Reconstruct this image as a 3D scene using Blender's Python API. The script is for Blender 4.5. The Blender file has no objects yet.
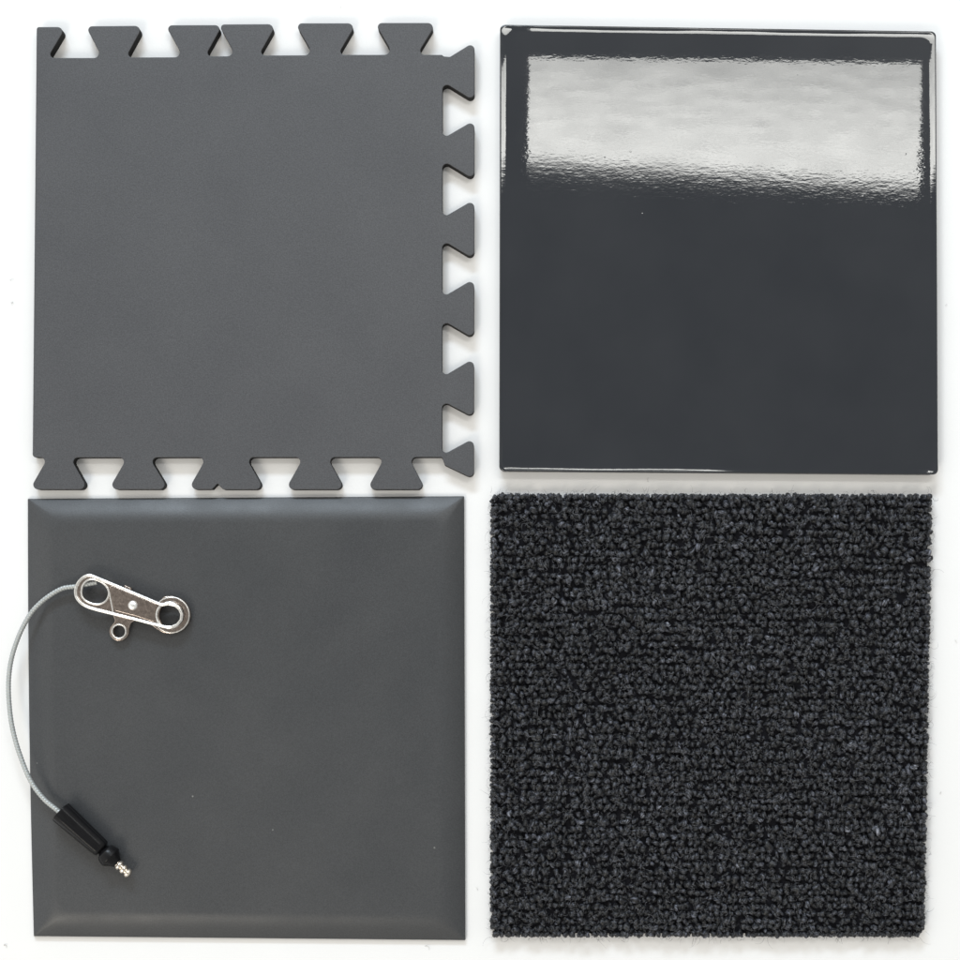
import bpy, bmesh, math, random
import numpy as np
from mathutils import Vector, Matrix

random.seed(7); rng = np.random.default_rng(7)
scene = bpy.context.scene
COL = scene.collection
S = 0.0007                      # metres per photo pixel on the tabletop
NX, NY, H = 500.0, 600.0, 1500.0  # the camera hangs above this tabletop point

def U(x, y, z=0.0):
    """tabletop coordinates of a point measured at (x, y) that lies z above the table"""
    k = (H - z) / H
    return Vector(((NX + (x - NX) * k - 480) * S, (480 - NY - (y - NY) * k) * S, z * S))

def W(x, y, z=0.0):             # true position, no height correction
    return Vector(((x - 480) * S, (480 - y) * S, z * S))

# ------------------------------------------------------------------ camera
cd = bpy.data.cameras.new('camera'); cam = bpy.data.objects.new('camera', cd); COL.objects.link(cam)
cam.location = W(NX, NY, H)
cd.sensor_width = 36; cd.lens = 36 * H / 960
cd.shift_x = (480 - NX) / 960; cd.shift_y = (NY - 480) / 960
cd.clip_start = 0.01; cd.clip_end = 50
scene.camera = cam

# ------------------------------------------------------------------ room light
world = bpy.data.worlds.new('World'); scene.world = world; world.use_nodes = True
nt = world.node_tree; bg = nt.nodes['Background']
tc = nt.nodes.new('ShaderNodeTexCoord'); sp = nt.nodes.new('ShaderNodeSeparateXYZ')
cr = nt.nodes.new('ShaderNodeValToRGB')
nt.links.new(tc.outputs['Generated'], sp.inputs[0]); nt.links.new(sp.outputs['Z'], cr.inputs[0])
nt.links.new(cr.outputs[0], bg.inputs['Color'])
# the room is lighter towards its west and north walls
dn = nt.nodes.new('ShaderNodeVectorMath'); dn.operation = 'DOT_PRODUCT'; dn.inputs[1].default_value = (-0.42, 0.22, 0)
ad = nt.nodes.new('ShaderNodeMath'); ad.operation = 'ADD'; ad.inputs[1].default_value = 1.34
nt.links.new(tc.outputs['Generated'], dn.inputs[0]); nt.links.new(dn.outputs['Value'], ad.inputs[0]); nt.links.new(ad.outputs[0], bg.inputs['Strength'])
cr.color_ramp.elements[0].position = 0.0; cr.color_ramp.elements[0].color = (0.40, 0.40, 0.40, 1)
cr.color_ramp.elements[1].position = 0.95; cr.color_ramp.elements[1].color = (0.24, 0.235, 0.225, 1)
for p_, c_ in ((0.45, 0.62), (0.84, 0.66)):
    e_ = cr.color_ramp.elements.new(p_); e_.color = (c_, c_ * 0.99, c_ * 0.935, 1)
bg.inputs['Strength'].default_value = 1.0

def area(name, loc, target, w, h, radiance, color, grad=False, rot=0):
    ld = bpy.data.lights.new(name, 'AREA'); ld.shape = 'RECTANGLE'; ld.size = w * S; ld.size_y = h * S
    ld.energy = radiance * math.pi * ld.size * ld.size_y; ld.color = color
    o = bpy.data.objects.new(name, ld); COL.objects.link(o); o.location = loc
    d = (target - loc).normalized()
    if abs(d.z) > 0.999: o.rotation_euler = (0, 0, rot)
    else: o.rotation_euler = d.to_track_quat('-Z', 'Y').to_euler()
    if grad:
        ld.use_nodes = True; n = ld.node_tree
        em = n.nodes['Emission']; g = n.nodes.new('ShaderNodeNewGeometry'); s = n.nodes.new('ShaderNodeSeparateXYZ')
        r = n.nodes.new('ShaderNodeValToRGB'); n.links.new(g.outputs['Parametric'], s.inputs[0])
        sk = n.nodes.new('ShaderNodeMath'); sk.operation = 'MULTIPLY_ADD'; sk.inputs[1].default_value = 0.15
        n.links.new(s.outputs['X'], sk.inputs[0]); n.links.new(s.outputs['Y'], sk.inputs[2]); n.links.new(sk.outputs[0], r.inputs[0]); n.links.new(r.outputs[0], em.inputs['Strength'])
        el = r.color_ramp.elements
        el[0].position = 0.0; el[0].color = (0.0,) * 3 + (1,)
        el[1].position = 1.0; el[1].color = (0.62,) * 3 + (1,)
        nz = n.nodes.new('ShaderNodeTexNoise'); mp = n.nodes.new('ShaderNodeMapping'); mp.inputs['Scale'].default_value = (7, 16, 1)
        n.links.new(g.outputs['Parametric'], mp.inputs[0]); n.links.new(mp.outputs[0], nz.inputs['Vector'])
        nz.inputs['Scale'].default_value = 1.0; nz.inputs['Detail'].default_value = 8; nz.inputs['Roughness'].default_value = 0.72
        mr = n.nodes.new('ShaderNodeMapRange'); mr.inputs[1].default_value = 0.3; mr.inputs[2].default_value = 0.7
        mr.inputs[3].default_value = 0.68; mr.inputs[4].default_value = 1.18; n.links.new(nz.outputs['Fac'], mr.inputs[0])
        mu = n.nodes.new('ShaderNodeMath'); mu.operation = 'MULTIPLY'
        n.links.new(r.outputs[0], mu.inputs[0]); n.links.new(mr.outputs[0], mu.inputs[1]); n.links.new(mu.outputs[0], em.inputs['Strength'])
        for p, v in ((0.13, 0.02), (0.19, 0.25), (0.27, 1.0), (0.52, 0.92), (0.82, 0.76)):
            e = el.new(p); e.color = (v, v, v, 1)
    return o

# ceiling panel that mirrors in the epoxy, cool window to the north, warm light from the south-west
area('ceiling_panel', W(1019, -497, 2000), W(1019, -497, 0), 908, 304, 15.6, (1.0, 1.0, 0.96), True, math.radians(-0.9))
area('window_light', W(-500, 480 - 4600, 3150), W(480, 480, 0), 2600, 680, 36, (0.76, 0.88, 1.0))
area('warm_lamp', W(480 - 1900, 480 + 3000, 3300), W(480, 480, 0), 1500, 1500, 9.0, (1.0, 0.92, 0.80))

scene.view_settings.view_transform = 'Standard'; scene.view_settings.look = 'None'
scene.view_settings.exposure = 0.0; scene.view_settings.gamma = 1.0
scene.render.engine = 'CYCLES'

# ------------------------------------------------------------------ materials
def mat(name, color, rough=0.5, spec=0.5, metal=0.0):
    m = bpy.data.materials.new(name); m.use_nodes = True
    b = m.node_tree.nodes['Principled BSDF']
    b.inputs['Base Color'].default_value = (*color, 1); b.inputs['Roughness'].default_value = rough
    b.inputs['Specular IOR Level'].default_value = spec; b.inputs['Metallic'].default_value = metal
    return m, m.node_tree, b

def coord(nt, scale=(1, 1, 1), kind='Object'):
    t = nt.nodes.new('ShaderNodeTexCoord'); mp = nt.nodes.new('ShaderNodeMapping')
    mp.inputs['Scale'].default_value = scale; nt.links.new(t.outputs[kind], mp.inputs[0]); return mp.outputs[0]

def noise(nt, vec, px, detail=2, rough=0.5):
    n = nt.nodes.new('ShaderNodeTexNoise'); n.inputs['Scale'].default_value = 1 / (px * S)
    n.inputs['Detail'].default_value = detail; n.inputs['Roughness'].default_value = rough
    nt.links.new(vec, n.inputs['Vector']); return n.outputs['Fac']

def ramp(nt, fac, stops):
    r = nt.nodes.new('ShaderNodeValToRGB'); nt.links.new(fac, r.inputs[0]); el = r.color_ramp.elements
    while len(el) > len(stops): el.remove(el[-1])
    while len(el) < len(stops): el.new(0.5)
    for e, (p, c) in zip(el, stops):
        e.position = p; e.color = (*c, 1) if hasattr(c, '__len__') else (c, c, c, 1)
    return r.outputs[0]

def mixc(nt, a, b, fac, mode='MIX'):
    m = nt.nodes.new('ShaderNodeMix'); m.data_type = 'RGBA'; m.blend_type = mode
    for i, v in ((0, fac), (6, a), (7, b)):
        if isinstance(v, (int, float)): m.inputs[i].default_value = v
        elif isinstance(v, tuple): m.inputs[i].default_value = (*v, 1)
        else: nt.links.new(v, m.inputs[i])
    return m.outputs[2]

def math_(nt, op, a, b):
    m = nt.nodes.new('ShaderNodeMath'); m.operation = op
    for i, v in ((0, a), (1, b)):
        if isinstance(v, (int, float)): m.inputs[i].default_value = v
        else: nt.links.new(v, m.inputs[i])
    return m.outputs[0]

def bump(nt, bsdf, height, px, strength=1.0):
    b = nt.nodes.new('ShaderNodeBump'); b.inputs['Strength'].default_value = strength
    b.inputs['Distance'].default_value = px * S; nt.links.new(height, b.inputs['Height'])
    nt.links.new(b.outputs[0], bsdf.inputs['Normal'])

def dust(nt, vec, px, thresh):
    """sparse tiny specks: 1 inside a speck"""
    v = nt.nodes.new('ShaderNodeTexVoronoi'); v.inputs['Scale'].default_value = 1 / (px * S)
    nt.links.new(vec, v.inputs['Vector'])
    return ramp(nt, v.outputs['Distance'], [(0.0, 1.0), (thresh * 0.6, 1.0), (thresh, 0.0)])

# white table
M_table, n, b = mat('white_laminate', (0.82, 0.82, 0.815), 0.45, 0.25)
v = coord(n); bump(n, b, noise(n, v, 3, 3), 0.25, 0.35)
n.links.new(mixc(n, (0.775, 0.775, 0.78), (0.81, 0.81, 0.815), noise(n, v, 60, 4)), b.inputs['Base Color'])
# grey vinyl
M_vinyl, n, b = mat('grey_vinyl', (0.09, 0.092, 0.097), 0.5, 0.35)
v = coord(n)
c1 = ramp(n, noise(n, v, 70, 3), [(0.3, (0.060, 0.062, 0.068)), (0.7, (0.070, 0.072, 0.078))])
c2 = mixc(n, c1, (0.090, 0.091, 0.098), math_(n, 'MULTIPLY', noise(n, v, 2.2, 2), 0.45))
c2 = mixc(n, c2, ramp(n, noise(n, v, 1.3, 2, 0.7), [(0.3, 0.78), (0.7, 1.22)]), 1.0, 'MULTIPLY')
n.links.new(c2, b.inputs['Base Color']); bump(n, b, noise(n, v, 1.6, 2), 0.2, 0.6)
# rubber
M_rubber, n, b = mat('grey_rubber', (0.066, 0.068, 0.068), 0.42, 0.45)
v = coord(n)
c1 = ramp(n, noise(n, v, 90, 3), [(0.3, (0.043, 0.0455, 0.0495)), (0.7, (0.051, 0.053, 0.0565))])
c2 = mixc(n, c1, (0.42, 0.42, 0.40), math_(n, 'MULTIPLY', dust(n, v, 40, 0.027), 0.35))
c2 = mixc(n, c2, ramp(n, noise(n, v, 1.3, 2, 0.7), [(0.3, 0.80), (0.7, 1.20)]), 1.0, 'MULTIPLY')
n.links.new(c2, b.inputs['Base Color']); bump(n, b, noise(n, v, 1.5, 2), 0.16, 0.6)
n.links.new(ramp(n, noise(n, v, 40, 3), [(0.3, 0.40), (0.7, 0.48)]), b.inputs['Roughness'])
# epoxy
M_epoxy, n, b = mat('glossy_epoxy', (0.033, 0.036, 0.041), 0.02, 0.5)
b.inputs['IOR'].default_value = 1.55
v = coord(n); vs = coord(n, (0.36, 1, 1))
h1 = noise(n, v, 5.5, 2, 0.6); h2 = noise(n, vs, 4.0, 2, 0.6); h3 = noise(n, vs, 1.6, 1)
hh = math_(n, 'ADD', math_(n, 'ADD', math_(n, 'MULTIPLY', h1, 0.45), math_(n, 'MULTIPLY', h2, 1.1)), math_(n, 'MULTIPLY', h3, 0.34))
hh = math_(n, 'ADD', hh, math_(n, 'MULTIPLY', dust(n, v, 26, 0.05), 0.7))
tcn = n.nodes.new('ShaderNodeTexCoord'); sxy = n.nodes.new('ShaderNodeSeparateXYZ'); n.links.new(tcn.outputs['Object'], sxy.inputs[0])
mrg = n.nodes.new('ShaderNodeMapRange'); n.links.new(sxy.outputs['Y'], mrg.inputs[0])   # the peel gets coarser away from the top rim
for i_, v_ in ((1, (480 - 120) * S), (2, (480 - 185) * S), (3, 0.40), (4, 1.5)): mrg.inputs[i_].default_value = v_
bump(n, b, math_(n, 'MULTIPLY', hh, mrg.outputs[0]), 0.017, 1.0)
n.links.new(ramp(n, noise(n, v, 80, 3), [(0.3, (0.021, 0.0237, 0.029)), (0.7, (0.026, 0.0287, 0.034))]), b.inputs['Base Color'])
M_board, n, b = mat('panel_core', (0.05, 0.05, 0.052), 0.6, 0.3)
v = coord(n); n.links.new(mixc(n, (0.03, 0.03, 0.032), (0.09, 0.09, 0.088), noise(n, v, 6, 4)), b.inputs['Base Color'])
# carpet
M_pile, n, b = mat('loop_yarn', (0.03, 0.032, 0.037), 0.46, 0.5)
b.inputs['Sheen Weight'].default_value = 0.05; b.inputs['Sheen Roughness'].default_value = 0.4
a = n.nodes.new('ShaderNodeAttribute'); a.attribute_name = 'yarn'      # u along yarn, v around, w per loop
sx = n.nodes.new('ShaderNodeSeparateXYZ'); n.links.new(a.outputs['Vector'], sx.inputs[0])
mp = n.nodes.new('ShaderNodeMapping'); mp.inputs['Scale'].default_value = (1.6, 4.2, 40.0); n.links.new(a.outputs['Vector'], mp.inputs[0])
fn = n.nodes.new('ShaderNodeTexNoise'); fn.inputs['Scale'].default_value = 2.2; fn.inputs['Detail'].default_value = 3; n.links.new(mp.outputs[0], fn.inputs['Vector'])
loopc = ramp(n, sx.outputs['Z'], [(0.0, (0.007, 0.0077, 0.0104)), (0.45, (0.0155, 0.017, 0.022)), (0.85, (0.035, 0.0375, 0.048)), (1.0, (0.080, 0.084, 0.100))])
fib = ramp(n, fn.outputs['Fac'], [(0.40, 0.12), (0.52, 0.7), (0.64, 3.4)])
n.links.new(mixc(n, loopc, fib, 1.0, 'MULTIPLY'), b.inputs['Base Color'])
bb = n.nodes.new('ShaderNodeBump'); bb.inputs['Strength'].default_value = 0.9; bb.inputs['Distance'].default_value = 0.8 * S
n.links.new(fn.outputs['Fac'], bb.inputs['Height']); n.links.new(bb.outputs[0], b.inputs['Normal'])
M_fibre, n, b = mat('loose_fibre', (0.10, 0.105, 0.115), 0.6, 0.4)
v = coord(n); n.links.new(ramp(n, noise(n, v, 9, 1), [(0.35, (0.03, 0.032, 0.036)), (0.65, (0.20, 0.205, 0.225))]), b.inputs['Base Color'])
M_back, n, b = mat('carpet_backing', (0.012, 0.012, 0.014), 0.9, 0.1)
v = coord(n); n.links.new(mixc(n, (0.004, 0.004, 0.0055), (0.010, 0.010, 0.013), noise(n, v, 3, 3)), b.inputs['Base Color'])
# metal and cord
def nickel(name, col, r0, r1, bm=0.3):
    m, n, b = mat(name, col, 0.25, 0.5, 1.0); v = coord(n)
    n.links.new(ramp(n, noise(n, v, 2.5, 3), [(0.3, r0), (0.75, r1)]), b.inputs['Roughness'])
    lo = tuple(c * 0.72 for c in col)
    n.links.new(mixc(n, lo, col, ramp(n, noise(n, v, 3.5, 4, 0.7), [(0.35, 0.0), (0.6, 1.0)])), b.inputs['Base Color'])
    bump(n, b, noise(n, v, 2.4, 3, 0.6), 0.22, 2 * bm)
    return m
M_nickel = nickel('worn_nickel', (0.46, 0.39, 0.345), 0.12, 0.28)
M_chrome = nickel('polished_nickel', (0.88, 0.865, 0.84), 0.28, 0.36, 0.04)
M_rivet = nickel('rivet_steel', (0.95, 0.95, 0.94), 0.4, 0.55)
M_brass = nickel('pale_plated_brass', (0.92, 0.84, 0.74), 0.15, 0.25)
M_wire, n, b = mat('coated_wire', (0.50, 0.52, 0.52), 0.42, 0.5, 0.35)
v = coord(n); n.links.new(mixc(n, (0.34, 0.36, 0.36), (0.46, 0.48, 0.48), noise(n, v, 5, 3)), b.inputs['Base Color'])
M_black, n, b = mat('black_plastic', (0.006, 0.006, 0.007), 0.3, 0.2)
v = coord(n); bump(n, b, noise(n, v, 2.5, 3), 0.25, 0.5)
n.links.new(mixc(n, (0.004, 0.004, 0.005), (0.009, 0.009, 0.010), noise(n, v, 6, 3)), b.inputs['Base Color'])

# ------------------------------------------------------------------ mesh helpers
def link(name, me, m, parent=None, smooth=True, angle=None, wn=False):
    o = bpy.data.objects.new(name, me); COL.objects.link(o)
    me.materials.clear(); me.materials.append(m)
    if smooth:
        me.polygons.foreach_set('use_smooth', np.ones(len(me.polygons), dtype=bool))
        if angle: me.set_sharp_from_angle(angle=math.radians(angle))
    if wn:
        w = o.modifiers.new('weighted_normal', 'WEIGHTED_NORMAL'); w.keep_sharp = True; w.weight = 90
    if parent: o.parent = parent; o.matrix_parent_inverse = Matrix.Translation(-parent.location)
    return o

def mesh(name, verts, faces, m, parent=None, **k):
    me = bpy.data.meshes.new(name); me.from_pydata([tuple(v) for v in verts], [], faces); me.update()
    return link(name, me, m, parent, **k)

def tag(o, label, cat, group=None, kind=None):
    if label: o['label'] = label
    if cat: o['category'] = cat
    if group: o['group'] = group
    if kind: o['kind'] = kind
    return o

def empty(name, loc):
    o = bpy.data.objects.new(name, None); COL.objects.link(o); o.location = loc; o.empty_display_size = 0.02; return o

def fillet(pts, seg=6):
    """pts: (x, y, radius) -> rounded outline"""
    out = []; N = len(pts)
    for i in range(N):
        p = Vector(pts[i][:2]); a = Vector(pts[i - 1][:2]) - p; c = Vector(pts[(i + 1) % N][:2]) - p
        r = pts[i][2]
        la, lc = a.length, c.length; a.normalize(); c.normalize()
        ang = math.acos(max(-1, min(1, a.dot(c))))
        if r <= 0.01 or ang > 3.1: out.append((p.x, p.y)); continue
        t = min(r / math.tan(ang / 2), 0.48 * la, 0.48 * lc); r = t * math.tan(ang / 2)
        ctr = p + (a + c).normalized() * (r / math.sin(ang / 2))
        s = p + a * t - ctr; e = p + c * t - ctr
        a0 = math.atan2(s.y, s.x); da = (math.atan2(e.y, e.x) - a0 + math.pi) % (2 * math.pi) - math.pi
        for k in range(seg + 1):
            th = a0 + da * k / seg
            out.append((ctr.x + r * math.cos(th), ctr.y + r * math.sin(th)))
    return out

def circle(cx, cy, r, n=40, ry=None, a0=0):
    ry = ry or r
    return [(cx + r * math.cos(a0 + 2 * math.pi * i / n), cy + ry * math.sin(a0 + 2 * math.pi * i / n)) for i in range(n)]

def plate(name, loops, z0, z1, bev, m, parent=None, zobs=None, res=3):
    """extruded flat shape with holes and rounded edges; loops measured at height zobs (default its top)"""
    zo = z1 if zobs is None else zobs
    cu = bpy.data.curves.new(name, 'CURVE'); cu.dimensions = '2D'; cu.fill_mode = 'BOTH'
    for L in loops:
        s = cu.splines.new('POLY'); s.points.add(len(L) - 1); s.use_cyclic_u = True
        for q, (x, y) in zip(s.points, L):
            p = U(x, y, zo); q.co = (p.x, p.y, 0, 1)
    cu.bevel_depth = bev * S; cu.bevel_resolution = res; cu.offset = -bev * S
    cu.extrude = ((z1 - z0) / 2 - bev) * S
    tmp = bpy.data.objects.new(name + '_outline', cu); COL.objects.link(tmp)
    dg = bpy.context.evaluated_depsgraph_get()
    me = bpy.data.meshes.new_from_object(tmp.evaluated_get(dg)); me.name = name
    bpy.data.objects.remove(tmp); bpy.data.curves.remove(cu)
    bm = bmesh.new(); bm.from_mesh(me); bmesh.ops.remove_doubles(bm, verts=bm.verts, dist=0.02 * S)
    bmesh.ops.recalc_face_normals(bm, faces=bm.faces)
    for vtx in bm.verts: vtx.co.z += (z0 + z1) / 2 * S
    bm.to_mesh(me); bm.free()
    return link(name, me, m, parent, angle=35, wn=True)

def catmull(pts, n):
    P = np.array([pts[0]] + list(pts) + [pts[-1]], float); out = []
    segs = len(pts) - 1
    for t in np.linspace(0, segs, n):
        i = min(int(t), segs - 1); f = t - i; a, b_, c, d = P[i:i + 4]
        out.append(0.5 * ((2 * b_) + (-a + c) * f + (2 * a - 5 * b_ + 4 * c - d) * f * f + (-a + 3 * b_ - 3 * c + d) * f ** 3))
    return np.array(out)

def tube(path, rad, sides=12, mod=None, closed=False, caps=True):
    """path Nx3 (metres); rad scalar or N; mod(i, s, theta) scales the radius"""
    path = np.asarray(path); N = len(path); rad = np.full(N, rad) if np.isscalar(rad) else np.asarray(rad)
    if closed: T = np.roll(path, -1, 0) - np.roll(path, 1, 0)
    else: T = np.gradient(path, axis=0)
    T /= np.linalg.norm(T, axis=1)[:, None]
    up = np.array([0, 0, 1.0]); A = np.cross(T, up); A /= np.linalg.norm(A, axis=1)[:, None]; B = np.cross(A, T)
    s = np.concatenate([[0], np.cumsum(np.linalg.norm(np.diff(path, axis=0), axis=1))])
    th = np.arange(sides) * 2 * math.pi / sides
    R = rad[:, None] * (mod(s[:, None], th[None, :]) if mod else np.ones((N, sides)))
    V = path[:, None] + R[..., None] * (np.cos(th)[None, :, None] * A[:, None] + np.sin(th)[None, :, None] * B[:, None])
    V = V.reshape(-1, 3); F = []
    for i in range(N if closed else N - 1):
        j = (i + 1) % N
        for k in range(sides):
            l = (k + 1) % sides; F.append((i * sides + k, i * sides + l, j * sides + l, j * sides + k))
    if caps and not closed:
        F.append(tuple(range(sides))); F.append(tuple(range((N - 1) * sides, N * sides)[::-1]))
    return V, F

def fix_normals(o):
    bm = bmesh.new(); bm.from_mesh(o.data); bmesh.ops.recalc_face_normals(bm, faces=bm.faces); bm.to_mesh(o.data); bm.free(); return o

# ------------------------------------------------------------------ table
L = 6000
tb = mesh('tabletop', [W(480 - L, 480 + L), W(480 + L, 480 + L), W(480 + L, 480 - L), W(480 - L, 480 - L)], [(0, 1, 2, 3)], M_table, smooth=False)
tag(tb, 'plain white tabletop under the four floor samples', 'table', kind='structure')

# ------------------------------------------------------------------ vinyl interlocking tile
r = 5.0
V = [(36.5, 26.8, 2.5), (66.2, 26.7, r), (47.6, 57.7, 3.5), (102.0, 57.7, r), (85.5, 26, 4), (143.2, 25.5, r), (126.0, 57.2, 3.5),
     (183, 57, r), (165.2, 25, 4), (222.6, 24.8, 4.5), (205.2, 56.1, 3.5), (235.8, 56, r), (218.4, 24.2, 3.5), (276.6, 23.8, r), (258.8, 55.2, 3.5),
     (313.4, 55, r), (295, 23, 4), (356.6, 23, r), (338.0, 54.6, 3.5), (393.3, 54.6, r), (374.8, 22.7, 4), (436.8, 22.7, r), (417.2, 54.6, 4),
     (442.2, 54.6, 2), (443.5, 56.2, 2), (450, 56.6, 3), (474.6, 41.4, 4.5)]
R_ = [(101.2, 81.5, 138.4, 119.8), (179.8, 160.3, 217.8, 199.2), (259.2, 240, 297.2, 278.4), (338.6, 320, 377, 358), (417.6, 400.8, 455.2, 438)]
for k, (b0, i0, i1, t1) in enumerate(R_):
    xr, xi = 474.6 - k * 0.15, 442.6 - k * 0.12
    V += [(xr, b0, 4.5), (xi, i0, 4.5), (xi, i1, 4.0), (xr - 0.1, t1, 4.5)]
V += [(474, 479.2, 4.5), (444.8, 465.2, 2.5), (442, 457.2, 2)]
V += [(408.8, 457.2, 4.5), (425.6, 489.6, 5), (366.8, 489.6, 5), (384.6, 457.3, 4.5),
      (327.2, 457.3, 4.5), (345.2, 489.6, 5), (285.2, 489.6, 5), (303.4, 457.3, 4.5),
      (246, 457.4, 4.5), (264.4, 489.6, 5), (223.0, 489.6, 3.5), (217.6, 483.6, 0.8), (212.0, 489.4, 0.8), (188, 489.6, 5), (206.4, 457.4, 4.5),
      (149.2, 457.5, 4.5), (168.6, 489.5, 5), (108.4, 489.5, 5), (127, 457.5, 4.5),
      (70.2, 457.6, 4.5), (88.2, 489.5, 5), (29.4, 489.5, 5), (47.6, 457.6, 4.5), (32.4, 457.2, 3)]
vt = plate('vinyl_tile', [fillet(V)], 0.0, 11.5, 0.8, M_vinyl, res=2)
M_wall_shade, n, b = mat('shaded_side_wall', (0.018, 0.018, 0.018), 0.8, 0.15)  # shade on the tile's side walls put into a near-black colour
vt.data.materials.append(M_wall_shade)
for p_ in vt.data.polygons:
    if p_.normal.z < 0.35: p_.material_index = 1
tag(vt, 'matte grey vinyl floor tile with dovetail interlocking tabs along three edges', 'floor tile')

# ------------------------------------------------------------------ epoxy coated panel
def rrect(c, d, rad, seg=8, grow=0.8):
    """four corners (TL, TR, BR, BL) inset by d with corner radius"""
    P = [Vector(p) for p in c]; N = 4; ins = []
    for i in range(N):
        p = P[i]; a = (P[i - 1] - p).normalized(); q = (P[(i + 1) % N] - p).normalized(); ang = math.acos(a.dot(q))
        ins.append(p + (a + q).normalized() * (d / math.sin(ang / 2)))
    return fillet([(p.x, p.y, rad + d * grow) for p in ins], seg)

ep = empty('epoxy_panel', W(718, 250, 0))
tag(ep, 'glossy dark grey epoxy coated panel mirroring a bright light', 'floor panel')
EC = [(500, 24.4), (936.2, 31.2), (938.2, 474.6), (499.2, 471.2)]
# slope of the meniscus against distance from the rim, integrated to heights
ds = [0.0, 0.25, 0.6, 1.0, 1.5, 2.0, 2.6, 3.2, 3.8, 4.4, 5.0, 5.7, 6.5, 7.5, 9, 12, 16]
def slope(d):
    return 0.2 * max(0.0, 1 - d / 7.4) ** 1.5
zt = 14.0
verts, faces = [], []; ring_n = None
def lipz(d):
    z = zt; n_ = 30
    if d < 16:
        for i in range(n_): z += slope(d + (i + .5) * (16 - d) / n_) * (16 - d) / n_
    if d < 1.5: z -= (1.5 - math.sqrt(max(0, 1.5 ** 2 - (1.5 - d) ** 2)))
    return z
rings = [(0.0, 11.2)] + [(d, None) for d in ds]
for d, zz in rings:
    lp = rrect(EC, d, 5.0)
    # subdivide straight runs so that the lip can waver a little
    full = []
    for i in range(len(lp)):
        p, q = lp[i], lp[(i + 1) % len(lp)]
        long_ = math.hypot(q[0] - p[0], q[1] - p[1]) > 100
        for k in range(40 if long_ else 1):
            f = k / (40 if long_ else 1); full.append((p[0] + (q[0] - p[0]) * f, p[1] + (q[1] - p[1]) * f))
    ring_n = len(full)
    for x, y in full:
        z0_ = zz if zz is not None else lipz(d)
        if zz is None:
            wv = 1 + 0.22 * math.sin(x * 0.031 + 1.3) + 0.18 * math.sin(y * 0.027 + 0.4) + 0.1 * math.sin((x + y) * 0.11)
            if y > 440: wv = (1.9 + 0.2 * math.sin(x * 0.05)) if x < 700 else (0.55 if x > 770 else 1.9 - 1.35 * (x - 700) / 70)
            if min(math.hypot(x - q[0], y - q[1]) for q in EC) < 15: wv = 2.7 if y > 400 else 1.35
            z0_ = zt + (z0_ - zt) * wv if d >= 1.5 else z0_ + (lipz(1.5) - zt) * (wv - 1)
        verts.append(U(x, y, zt) + Vector((0, 0, (z0_ - zt) * S)))
for i in range(len(rings) - 1):
    for k in range(ring_n):
        l = (k + 1) % ring_n; faces.append((i * ring_n + k, (i + 1) * ring_n + k, (i + 1) * ring_n + l, i * ring_n + l))
faces.append(tuple(range((len(rings) - 1) * ring_n, len(rings) * ring_n)))
fix_normals(mesh('coating', verts, faces, M_epoxy, ep, angle=50))
ins = [tuple(p) for p in rrect(EC, 0.5, 5.0)]
bd = plate('board', [ins], 0.0, 11.15, 0.3, M_board, ep, zobs=14)

# ------------------------------------------------------------------ rubber mat
RC = [(27.8, 498.8), (464.2, 496.2), (465.4, 940.2), (33.8, 936.2)]
prof = [(0, 0), (0, 3.4), (0.25, 3.8), (0.8, 4.2)] + [(0.8 + 25 * t, 4.2 + 9.6 * (1.62 * t - 0.62 * t ** 2.6)) for t in np.linspace(0.08, 1, 14)] + [(31, 13.85), (36, 13.9), (44, 13.92)]
verts, faces = [], []; n_side = 36
def edge_ring(d):
    P = [Vector(p) for p in RC]; ins = []
    for i in range(4):
        p = P[i]; a = (P[i - 1] - p).normalized(); q = (P[(i + 1) % 4] - p).normalized(); ang = math.acos(a.dot(q))
        ins.append(p + (a + q).normalized() * (d / math.sin(ang / 2)))
    return ins, 0.8 + d * 0.5
for d, z in prof:
    ins, rad = edge_ring(d)
    lp = fillet([(p.x, p.y, rad) for p in ins], 6)
    full = []
    for i in range(len(lp)):
        p, q = lp[i], lp[(i + 1) % len(lp)]; m_ = n_side if math.hypot(q[0] - p[0], q[1] - p[1]) > 100 else 1
        for k in range(m_):
            f = k / m_; x, y = p[0] + (q[0] - p[0]) * f, p[1] + (q[1] - p[1]) * f
            if x < 120 and m_ > 1: x += -1.6 * math.sin(math.pi * (y - 500) / 437) * max(0, 1 - d / 44)   # the left rim bows out a little
            full.append((x, y))
    ring_n = len(full); verts += [U(x, y, z) for x, y in full]
for i in range(len(prof) - 1):
    for k in range(ring_n):
        l = (k + 1) % ring_n; faces.append((i * ring_n + k, (i + 1) * ring_n + k, (i + 1) * ring_n + l, i * ring_n + l))
faces.append(tuple(range((len(prof) - 1) * ring_n, len(prof) * ring_n)))
rm = fix_normals(mesh('rubber_mat', verts, faces, M_rubber, angle=40))
tag(rm, 'square dark grey rubber mat with sloping borders lying under the metal clip', 'mat')

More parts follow.
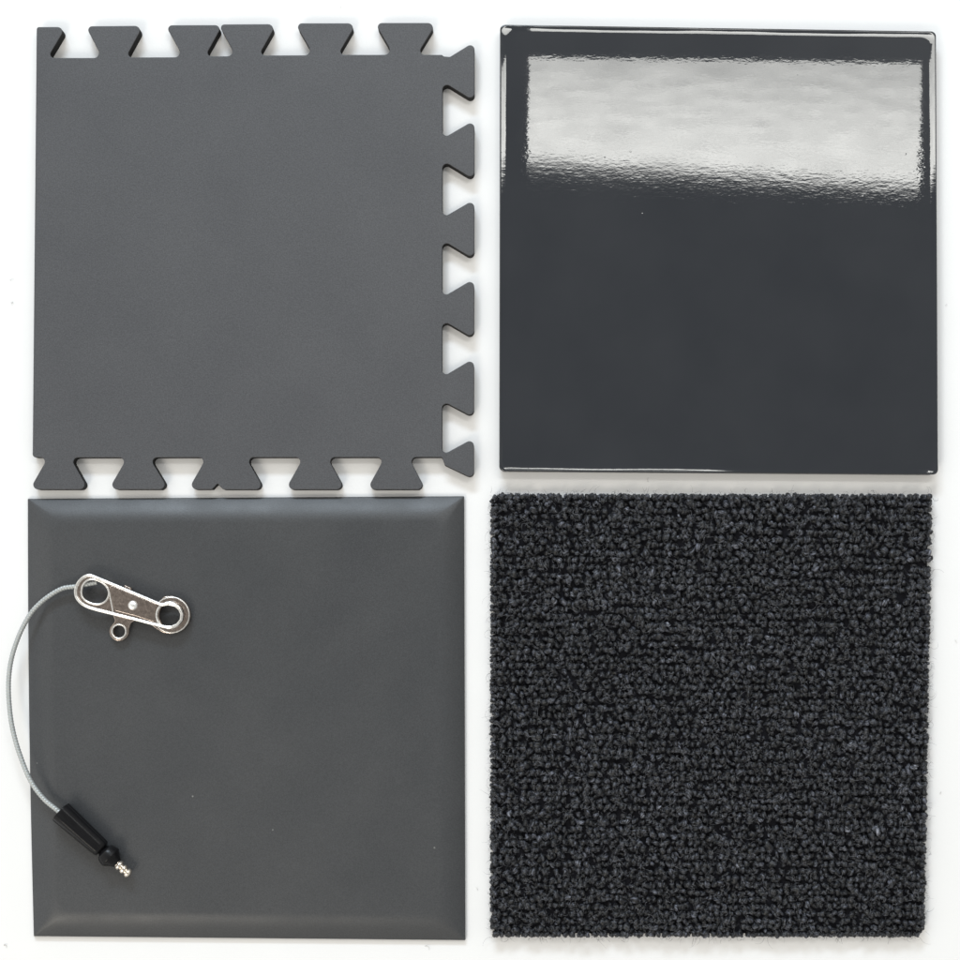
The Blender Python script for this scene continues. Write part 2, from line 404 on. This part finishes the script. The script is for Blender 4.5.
# ------------------------------------------------------------------ carpet tile
ct = empty('carpet_tile', W(711, 716, 0))
tag(ct, 'charcoal loop pile carpet tile with a fuzzy cut edge', 'carpet tile')
ZP = 15.0
CC = [U(490.5, 492.5, ZP), U(935, 493, ZP), U(927.5, 939.5, ZP), U(490.5, 939.5, ZP)]
def cmap(u, v):   # u right, v down, 0..1 -> world xy (px units of S)
    a = CC[0] * (1 - u) + CC[1] * u; b_ = CC[3] * (1 - u) + CC[2] * u
    return a * (1 - v) + b_ * v
cs = [cmap(.010, .010), cmap(.990, .010), cmap(.990, .990), cmap(.010, .990)]
bv = [Vector((p.x, p.y, 0)) for p in cs] + [Vector((p.x, p.y, 7 * S)) for p in cs]
bk = mesh('backing', bv, [(3, 2, 1, 0), (4, 5, 6, 7), (0, 1, 5, 4), (1, 2, 6, 5), (2, 3, 7, 6), (3, 0, 4, 7)], M_back, ct, smooth=False)
fix_normals(bk)

NU, NV = 16, 12
def loop_mesh(R, hgt, rad, plies, twist):
    """one yarn loop standing on z=0, in px; arch in the x-z plane"""
    u = np.linspace(-0.12, 1.12, NU); an = math.pi * u
    path = np.stack([-R * np.cos(an), np.zeros(NU), hgt * np.sin(an)], 1)
    T = np.gradient(path, axis=0); T /= np.linalg.norm(T, axis=1)[:, None]
    A = np.tile([0, 1.0, 0], (NU, 1)); B = np.cross(T, A)
    th = np.arange(NV) * 2 * math.pi / NV
    rr = rad * (1 + 0.24 * np.cos(plies * (th[None] + twist * u[:, None] * 2 * math.pi)))
    rr *= (0.82 + 0.18 * np.sin(np.clip(an, 0, math.pi)))[:, None]
    Vt = path[:, None] + rr[..., None] * (np.cos(th)[None, :, None] * A[:, None] + np.sin(th)[None, :, None] * B[:, None])
    uv = np.stack(np.broadcast_arrays(u[:, None], (th[None] / (2 * math.pi) + twist * u[:, None])), -1)
    return Vt.reshape(-1, 3), uv.reshape(-1, 2)
fq = []
for i in range(NU - 1):
    for k in range(NV):
        l = (k + 1) % NV; fq.append((i * NV + k, i * NV + l, (i + 1) * NV + l, (i + 1) * NV + k))
fq = np.array(fq)

AV, AY, AF = [], [], []; cnt = 0
tops = []
def put_loop(p, ang, lean, leandir, sc, zb, shade, R, hgt, rad):
    global cnt
    Vt, uv = loop_mesh(R, hgt, rad, random.choice((2, 2, 3)), random.choice((-1, 1)) * random.uniform(0.5, 1.1))
    Vt = Vt * sc
    Vt = Vt + rng.normal(0, 0.15, Vt.shape)
    M1 = np.array(Matrix.Rotation(lean, 3, Vector((-math.sin(leandir), math.cos(leandir), 0))) @ Matrix.Rotation(ang, 3, 'Z'))
    Vt = Vt @ M1.T + np.array([0, 0, zb])
    Vt = Vt * S + np.array([p.x, p.y, 0])
    Vt[:, 2] = np.maximum(Vt[:, 2], 0.6 * S)
    AV.append(Vt); AY.append(np.column_stack([uv, np.full(len(uv), shade)])); AF.append(fq + cnt); cnt += len(Vt)
    tops.append((p.x, p.y, Vt[:, 2].max()))
ncol, nrow = 62, 63
for k in range(6000):   # deeper yarn that fills the gaps
    p = cmap(rng.uniform(.005, .995), rng.uniform(.005, .995))
    put_loop(p, rng.uniform(0, math.pi), rng.uniform(0, 0.9), rng.uniform(0, 6.28), rng.uniform(0.7, 1.0), rng.uniform(4.0, 6.4), float(rng.beta(1.4, 2.6)), 2.2, 3.2, 1.8)
tops = []
rowshift = rng.normal(0, 0.35, nrow)
blot = lambda x, y: 0.5 * math.sin(x * 9.1 + 1.7 * math.sin(y * 6.3)) * math.cos(y * 7.7 + 1.2) + 0.3 * math.sin(x * 23 + y * 17)
for j in range(nrow):
    for i in range(ncol):
        u = (i + 0.5 + rng.normal(0, 0.21) + rowshift[j]) / ncol; v_ = (j + 0.5 + rng.normal(0, 0.11) + 0.25 * math.sin(i * 0.23 + j * 1.9) * math.sin(i * 0.071 + j)) / nrow
        u = min(max(u, 0.004), 0.996); v_ = min(max(v_, 0.004), 0.996)
        if rng.random() < 0.012: continue
        p = cmap(u, v_)
        ang = rng.normal(math.pi / 2, 0.95)
        rim = i in (0, ncol - 1) or j in (0, nrow - 1)
        if rim: p = cmap(min(max(u, 0.009), 0.991), min(max(v_, 0.009), 0.991))
        sh = float(np.clip(rng.beta(1.7, 2.4) + 0.13 * blot(u, v_), 0, 1))
        big = rng.random() < 0.16
        put_loop(p, ang, abs(rng.normal(0, 0.12 if rim else 0.36)), rng.uniform(0, 2 * math.pi), rng.uniform(0.8, 1.14) * (1.24 if big and not rim else 1), rng.uniform(6.4, 8.2), sh,
                 rng.uniform(1.1, 2.1), rng.uniform(3.0, 4.6), rng.uniform(1.75, 2.35))
# the cut border: yarn that slumps outward over the side
def border(u0, v0, u1, v1, outdir, n_):
    for k in range(n_):
        for lev, zb in ((0, 5.0), (1, 2.2)):
            t = (k + 0.5 * lev + rng.uniform(0, 0.7)) / n_; u = u0 + (u1 - u0) * t; v_ = v0 + (v1 - v0) * t
            p = cmap(u, v_)
            put_loop(p, outdir + rng.normal(0, 0.5), rng.uniform(0.3, 0.6), outdir + rng.normal(0, 0.3), rng.uniform(0.7, 0.86), zb,
                     float(np.clip(rng.beta(2, 2.2), 0, 1)), rng.uniform(1.3, 2.2), rng.uniform(3.2, 4.6), rng.uniform(1.5, 2.1))
border(0.01, 0.008, 0.99, 0.008, math.pi / 2, 74); border(0.01, 0.992, 0.985, 0.992, -math.pi / 2, 74)
border(0.006, 0.01, 0.006, 0.985, math.pi, 76); border(0.992, 0.01, 0.992, 0.985, 0, 76)
AV = np.concatenate(AV); AY = np.concatenate(AY); AF = np.concatenate(AF)
me = bpy.data.meshes.new('loop_pile'); me.vertices.add(len(AV)); me.vertices.foreach_set('co', AV.ravel().astype(np.float32))
me.loops.add(AF.size); me.loops.foreach_set('vertex_index', AF.ravel().astype(np.int32))
me.polygons.add(len(AF)); me.polygons.foreach_set('loop_start', (np.arange(len(AF)) * 4).astype(np.int32))
me.update(calc_edges=True); me.validate()
at = me.attributes.new('yarn', 'FLOAT_VECTOR', 'POINT'); at.data.foreach_set('vector', AY.ravel().astype(np.float32))
lp_ = link('loop_pile', me, M_pile, ct); lp_['kind'] = 'stuff'

def hairs(name, items, m, parent):
    """items: list of (Nx3 path in metres, radius in px)"""
    VV, FF, c = [], [], 0
    for path, rad in items:
        N = len(path); r_ = np.linspace(1, 0.35, N) * rad * S
        v_, f_ = tube(path, r_, 3, caps=False)
        VV.append(v_); FF += [tuple(q + c for q in f) for f in f_]; c += len(v_)
    return mesh(name, np.concatenate(VV), FF, m, parent)
def hair_path(p, length, lift, n_=6, curl=1.0, dirn=None):
    a = random.uniform(0, 2 * math.pi) if dirn is None else dirn; k = random.gauss(0, 0.9) * curl; pts = []; x, y, z = p; st = length * S / (n_ - 1)
    for i in range(n_):
        pts.append((x, y, z + lift * S * math.sin(math.pi * i / (n_ - 1)))); x += math.cos(a) * st; y += math.sin(a) * st; a += k / n_ * 2
    return np.array(pts)
items = []
for k in range(17000):
    x, y, z = random.choice(tops)
    items.append((hair_path((x + random.gauss(0, 2.0) * S, y + random.gauss(0, 2.0) * S, z - random.uniform(0.2, 1.6) * S), random.uniform(2.5, 6.5), random.uniform(0.3, 1.4), 5, 2.0), random.uniform(0.10, 0.2)))
for k in range(230):
    x, y, z = random.choice(tops)
    items.append((hair_path((x, y, z), random.uniform(8, 17), random.uniform(0.8, 3.0), 8, 1.6), random.uniform(0.11, 0.19)))
for k in range(130):   # hairs poking past the border
    sd = random.randrange(4); t = random.random()
    u, v_, d_ = ((t, 0.0, math.pi / 2), (t, 1.0, -math.pi / 2), (0.0, t, math.pi), (1.0, t, 0.0))[sd]
    p = cmap(u, v_); items.append((hair_path((p.x, p.y, random.uniform(3, 12) * S), random.choice((4, 5, 6, 7, 9, 13)), random.uniform(-1, 2), 7, 1.3, d_ + random.gauss(0, 0.5)), random.uniform(0.1, 0.17)))
hr = hairs('stray_fibre', items, M_fibre, ct); hr['kind'] = 'stuff'

# ------------------------------------------------------------------ grounding cord with clip
gc = empty('grounding_cord', W(100, 700, 12))
tag(gc, 'grey wire grounding cord with nickel clip at one end and black plug at the other', 'cord')
MT = 13.95
# cable
obs = [(97, 582.5, 21), (91, 583.5, 21.5), (84, 585, 22), (74.5, 586.6, 22), (62.3, 588.6, 21.5), (48.8, 596.2, 20.5), (36, 607.2, 19.5), (27, 619.4, 18.5), (17.8, 638.4, 17.5),
       (11.2, 660, 16.5), (8.6, 682, 16.5), (9.4, 706, 17), (12.6, 729, 18), (19.6, 754, 19), (30.2, 780, 20.5), (43.4, 798.3, 22), (57.5, 810.4, 23.2), (66, 817.8, 23.4)]
pts = catmull([tuple(U(*q)) for q in obs], 1100)
pitch = 2.9 * S
vv, ff = tube(pts, 2.3 * S, 18, lambda s, th: 1 + 0.075 * np.cos(2 * math.pi * s / pitch - th))
fix_normals(mesh('cable', vv, ff, M_wire, gc))
# black sleeve, knob and plug along one axis
A0 = U(60.3, 811.7, 23.4); A1 = U(101.8, 849.3, 22.6)
ax = (A1 - A0).normalized(); side = ax.cross(Vector((0, 0, 1))).normalized(); upv = side.cross(ax)
def lathe(name, prof, m, parent, sides=48, mod=None, angle=45):
    verts, faces = [], []
    for d, rd in prof:
        for k in range(sides):
            th = 2 * math.pi * k / sides; q = rd * (mod(d, th) if mod else 1)
            verts.append(A0 + ax * d * S + (side * math.cos(th) + upv * math.sin(th)) * q * S)
    for i in range(len(prof) - 1):
        for k in range(sides):
            l = (k + 1) % sides; faces.append((i * sides + k, i * sides + l, (i + 1) * sides + l, (i + 1) * sides + k))
    faces.append(tuple(range((len(prof) - 1) * sides, len(prof) * sides)))
    o = mesh(name, verts, faces, m, parent, angle=angle); return fix_normals(o)
def lobed(d, th):   # heat-shrunk sleeve: soft ridges along its length
    return 1 + 0.045 * math.cos(5 * th + 0.6) + 0.02 * math.cos(9 * th + 0.02 * d)
lathe('sleeve', [(9, 3.2), (3, 7.6), (0.2, 9.4), (-0.3, 10.0), (0.0, 10.7), (0.8, 10.9), (12, 10.5), (26, 10.0), (40, 9.5), (50, 9.2), (53.5, 8.9), (55, 7.9), (55.6, 6.2), (55.7, 3)], M_black, gc, mod=lobed)
lathe('strain_relief', [(55.2, 4.6), (56.4, 5.4), (57.6, 6.8), (58.6, 8.6), (59.4, 9.4), (60.6, 9.9), (66.2, 11.2), (67.0, 11.2), (67.6, 10.7), (70.4, 8.4), (72.6, 6.6), (74, 5.8), (75.2, 5.2), (75.7, 4.2), (75.8, 2)], M_black, gc)
lathe('plug_tip', [(75.0, 3.6), (76.4, 3.7), (76.9, 4.6), (78.2, 5.2), (79.6, 5.0), (80.4, 4.0), (80.9, 3.2), (81.6, 3.2), (82.2, 4.2), (83.2, 5.0), (85, 4.9), (86.0, 4.0), (86.5, 3.2), (87.4, 3.2), (88.0, 4.3), (89.2, 4.9), (91, 4.7),
                   (92.0, 3.6), (92.8, 2.2), (93.2, 0.9)], M_brass, gc)

# clip: two stamped plates joined by a rivet
left_end = [tuple(p[:2]) for p in catmull([(108, 614.3), (95, 611.0), (85, 607.5), (78.2, 602.4), (74.5, 596), (74.2, 589), (77, 581.8), (82.6, 576.0), (89.4, 573.5), (96, 575.5)], 44)]
lever = left_end + fillet([(163, 603.2, 2), (169, 602.2, 0), (176, 603.8, 0), (181, 608, 0), (183.6, 614, 0), (182.8, 620.5, 0), (178.5, 626, 0), (172, 628.8, 0), (165, 628.6, 0), (157.5, 626.8, 0), (135, 620.9, 0)], 6)
egg = catmull([(82.4, 592), (83.6, 586), (87.5, 581.6), (93, 580.2), (99, 582), (104.3, 585.6), (107.6, 590.5), (107.6, 596), (104.6, 600.8), (99.4, 603.2), (93, 602.8), (86.6, 600), (83.2, 596.4), (82.4, 592)], 54)[:-1]
egg = [tuple(p[:2]) for p in egg]
ring = circle(169.2, 615.3, 11.8, 44)
base_loops = [fillet([(112, 614, 2), (115, 621, 3), (110.2, 627, 0), (109.0, 631.5, 0), (110.0, 636.0, 0), (113.2, 639.6, 0), (117.6, 641.2, 0), (122.2, 640.6, 0), (126.2, 637.8, 0), (128.4, 633.6, 0), (128.6, 629, 0), (130.6, 623, 4), (136, 620.5, 3), (152, 626, 3), (157, 629.5, 0), (163, 632.9, 0), (170, 634.2, 0), (177.5, 633.0, 0), (184, 629.3, 0), (188.6, 623.4, 0), (190.4, 616, 0), (189.3, 608.6, 0), (185.6, 602.4, 0), (180, 598, 0), (173, 595.9, 0), (164, 596.2, 2), (157, 603.5, 2), (131.6, 594, 1), (131.0, 587.6, 0.8), (124, 584.6, 0.8), (123, 590.5, 1), (110, 594, 3)], 5),
              circle(119.0, 631.4, 5.8, 32), circle(171.5, 615.2, 12.6, 40)]
foot = plate('lower_plate', base_loops, MT, MT + 3.0, 0.9, M_nickel, gc, zobs=20)
basep = plate('middle_plate', base_loops, 17.5, 20.5, 1.1, M_nickel, gc)
lev = plate('lever', [lever, egg, ring], 22.2, 25.4, 1.2, M_nickel, gc)
def closed_tube(name, loop, z, rad, m, parent, sides=12):
    P = np.array([tuple(U(x, y, z)) for x, y in loop]); v_, f_ = tube(P, rad * S, sides, closed=True)
    return fix_normals(mesh(name, v_, f_, m, parent))
def resample(loop, n_):
    P = np.array(loop + [loop[0]]); s = np.concatenate([[0], np.cumsum(np.hypot(*np.diff(P, axis=0).T))])
    t = np.linspace(0, s[-1], n_, endpoint=False); return list(zip(np.interp(t, s, P[:, 0]), np.interp(t, s, P[:, 1])))
cx = sum(p[0] for p in lever) / len(lever)
def inset(loop, d):
    P = [Vector(p) for p in loop]; out = []; n_ = len(P)
    ar = sum(P[i].x * P[(i + 1) % n_].y - P[(i + 1) % n_].x * P[i].y for i in range(n_)); sg = 1 if ar > 0 else -1
    for i in range(n_):
        t = (P[(i + 1) % n_] - P[i - 1]).normalized(); nn = Vector((-t.y, t.x)) * sg; q = P[i] + nn * d; out.append((q.x, q.y))
    return out
lv = resample(lever, 220)
closed_tube('rolled_edge', inset(lv, 1.7), 25.7, 1.75, M_chrome, lev)
closed_tube('hole_rim', inset(resample(egg, 90), -1.0), 25.4, 1.15, M_chrome, lev)
closed_tube('hole_rim', inset(resample(ring, 90), -0.9), 25.6, 1.35, M_chrome, lev)
closed_tube('hole_rim', inset(resample(circle(119.0, 631.4, 5.8, 40), 60), -1.2), 20.3, 1.0, M_chrome, basep)
closed_tube('hole_rim', inset(resample(circle(171.5, 615.0, 18.6, 60), 100), 1.0), 20.3, 0.9, M_chrome, basep)
# raised cover from the ridge line to the ring
cover = fillet([(109.5, 584.6, 2), (157, 604.4, 3), (154.6, 611, 0), (154.2, 617, 0), (156, 622.8, 3), (136, 616.2, 0), (114.0, 610.6, 3), (111.4, 600, 4), (110, 592, 4)], 5)
cov = plate('cover_plate', [cover], 25.2, 26.8, 0.7, M_nickel, gc)
rp = catmull([tuple(U(x, y, 26.6)) for x, y in ((107.9, 587.5), (109.3, 592), (110.6, 599), (112.0, 606), (113.2, 612.6))], 40)
vv, ff = tube(rp, 0.75 * S, 10); fix_normals(mesh('ridge', vv, ff, M_chrome, cov))
# rivet: shank through the plates and a domed head
rv = U(132.6, 605.4, 28); verts, faces = [], []; sd = 28
pr = [(2.6, MT + 0.4), (2.6, 26.6), (4.7, 26.6), (4.7, 27.2), (4.4, 28.0), (3.6, 28.8), (2.4, 29.3), (1.1, 29.5)]
for rd, z in pr:
    for k in range(sd): verts.append((rv.x + rd * S * math.cos(2 * math.pi * k / sd), rv.y + rd * S * math.sin(2 * math.pi * k / sd), z * S))
for i in range(len(pr) - 1):
    for k in range(sd): l = (k + 1) % sd; faces.append((i * sd + k, i * sd + l, (i + 1) * sd + l, (i + 1) * sd + k))
faces.append(tuple(range((len(pr) - 1) * sd, len(pr) * sd)))
fix_normals(mesh('rivet', verts, faces, M_rivet, gc, angle=50))

# ------------------------------------------------------------------ stray lint on the table
its = []
for x, y, ln, cu, rd in ((12.5, 302, 5, 3.0, .3), (10, 280, 4, 1.0, .2), (425, 946, 8, 3.5, .25), (648, 482, 5, 1.2, .22), (941, 792, 3, 1.0, .3), (4, 945, 6, 3.0, .35), (955, 640, 4, 1.5, .2), (478, 890, 4, 1.4, .2), (947, 305, 4, 2, .2), (340, 8, 4, 2, .15)):
    p = W(x, y, 0.4); its.append((hair_path(p, ln, 0.8, 8, cu), rd))
M_lint, n, b = mat('grey_lint', (0.5, 0.49, 0.48), 0.8, 0.2)
lt = hairs('lint', its, M_lint, None); tag(lt, 'tiny stray lint hairs scattered over the white tabletop', 'lint', kind='stuff')
